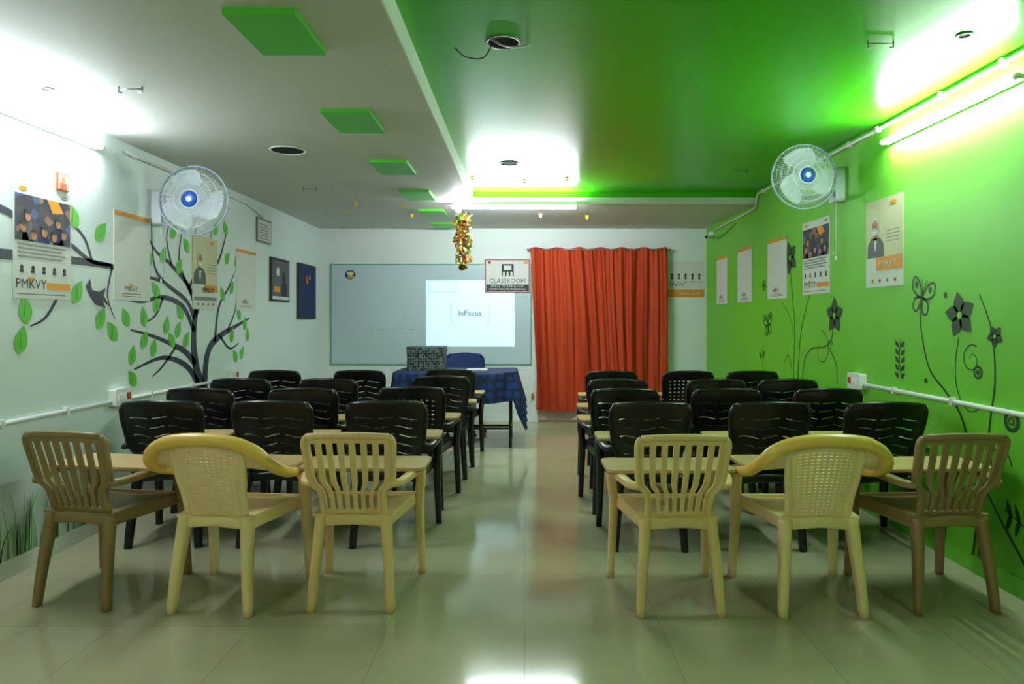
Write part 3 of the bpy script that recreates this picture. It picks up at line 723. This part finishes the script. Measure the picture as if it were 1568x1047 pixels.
b.rbox(-1.26,-.86,7.30,7.58,zb,zb+.19,M_damask,.015); b.rbox(-1.265,-.855,7.295,7.585,zb+.19,zb+.255,M_damask,.015); b.rbox(-1.262,-.858,7.297,7.583,zb+.186,zb+.192,M_ink,.015)
b.obj('storage_box')
b=MB(); b.rbox(-.62,-.40,7.30,7.45,zb,zb+.012,M_paper,.005); b.obj('notebook')
b=MB(); cx,cy=-.72,8.22
def f(u,v):
    w=.235*(1-.12*(2*v-1)**6)*(1-.0*v); return (cx+u*w,cy+.02+.05*u*u*-1+.05*v,.56+.38*v-.05*abs(u)**4*(1 if v>.5 else -1)*abs(2*v-1)**2)
b.shell(f,frange(-1,1,14),frange(0,1,12),lambda *q:True,.05,M_navy)
b.rbox(cx-.24,cx+.24,cy-.45,cy-.02,.43,.50,M_navy,.06)
b.tube(cat([(cx,cy-.15,.42),(cx,cy+.07,.44),(cx,cy+.08,.62)]),.025,.01,M_dmetal)
b.tube([(cx,cy-.24,.10),(cx,cy-.24,.43)],.028,None,M_dmetal,ref=(0,1,0))
for k in range(5):
    t=2*math.pi*k/5+.3; q=V((math.cos(t)*.26,math.sin(t)*.26,0)); c0=V((cx,cy-.24,0))
    b.tube([c0+V((0,0,.11)),c0+q+V((0,0,.065))],[.024,.016],None,M_dmetal); b.dome(c0+q+V((0,0,.028)),.028,M_dmetal,(0,0,1),full=True,seg=12)
b.obj('office_chair')

# ---------------------------------------------------------------- decorations
b=MB(); cx,cy=-.605,6.72
b.tube([(cx,cy,2.38),(cx,cy,ZL)],.003,None,M_wire,ref=(0,1,0),sides=5)
b.tube([(cx,cy,1.86),(cx,cy,2.38)],.012,None,M_gold,ref=(0,1,0))
ms=[M_gold,M_gold,M_tsil,M_tred,M_tgr,M_gold,M_ypap]
for i in range(420):
    z=1.84+.54*random.random(); t=random.random()*6.283; zz=(z-1.84)/.54
    env=.095*(.6+.4*abs(math.sin(zz*9)))*(1 if zz>.12 else .5)
    r=env*(.4+.6*random.random()); c=V((cx+r*math.cos(t),cy+r*math.sin(t),z))
    a=V((random.gauss(0,1),random.gauss(0,1),random.gauss(0,1))).normalized()*.019; d=a.orthogonal().normalized()*.012
    b.add([c-a-d,c+a-d,c+a+d,c-a+d],[(0,1,2,3)],random.choice(ms))
for z in (1.95,2.12,2.3): b.dome((cx+.02,cy-.05,z),.022,M_tred,(0,0,1),full=True,seg=10,rings=4)
b.obj('hanging_tinsel_decoration')
b=MB()
for x,y,z0 in ((-1.55,6.3,ZL),(-1.85,7.1,ZL),(-1.13,6.4,ZL),(-.45,5.9,ZG),(0.0,5.9,ZG),(.37,5.95,ZG),(.17,7.25,ZL),(.66,7.2,ZL),(-1.2,7.3,ZL)):
    L=.06+.05*random.random()
    b.tube([(x,y,z0),(x,y,z0-L)],.001,None,M_wire,ref=(0,1,0),sides=5)
    for k in range(2):
        w=.016-.004*k; b.box(x-w,x+w,y-.001,y+.001,z0-L-.022*(k+1),z0-L-.022*k-.003,M_ypap)
b.obj('hanging_paper_streamers')
b=MB(); b.rbox(2.36,2.40,8.66,8.74,2.40,2.46,M_pvc,.01,'x'); b.tube([(2.37,8.70,2.42),(2.33,8.66,2.40)],.01,None,M_pvc)
b.tube([(2.35,8.70,2.395),(2.28,8.56,2.375)],.026,.022,M_pvc,sides=14); b.dome((2.279,8.558,2.375),.018,M_hole,(-.45,-.9,-.1),.4,14); b.obj('security_camera')
b=MB(); b.tube(cat([(2.38,8.6,2.40),(2.37,8.4,2.34),(2.38,8.1,2.36),(2.385,7.7,2.43)]),.004,None,M_wire); b.obj('camera_cable')

# ---------------------------------------------------------------- world & camera
w=D.worlds.new('World'); bpy.context.scene.world=w; w.use_nodes=True
w.node_tree.nodes['Background'].inputs[0].default_value=(.8,.9,1,1); w.node_tree.nodes['Background'].inputs[1].default_value=.02
cd=D.cameras.new('Camera'); cam=D.objects.new('Camera',cd); col.objects.link(cam)
cam.location=(0,0,1.35); cam.rotation_euler=(math.radians(90),0,0)
cd.lens=24; cd.sensor_width=36; cd.shift_x=-.0121; cd.shift_y=-.0226; cd.clip_start=.05
bpy.context.scene.camera=cam
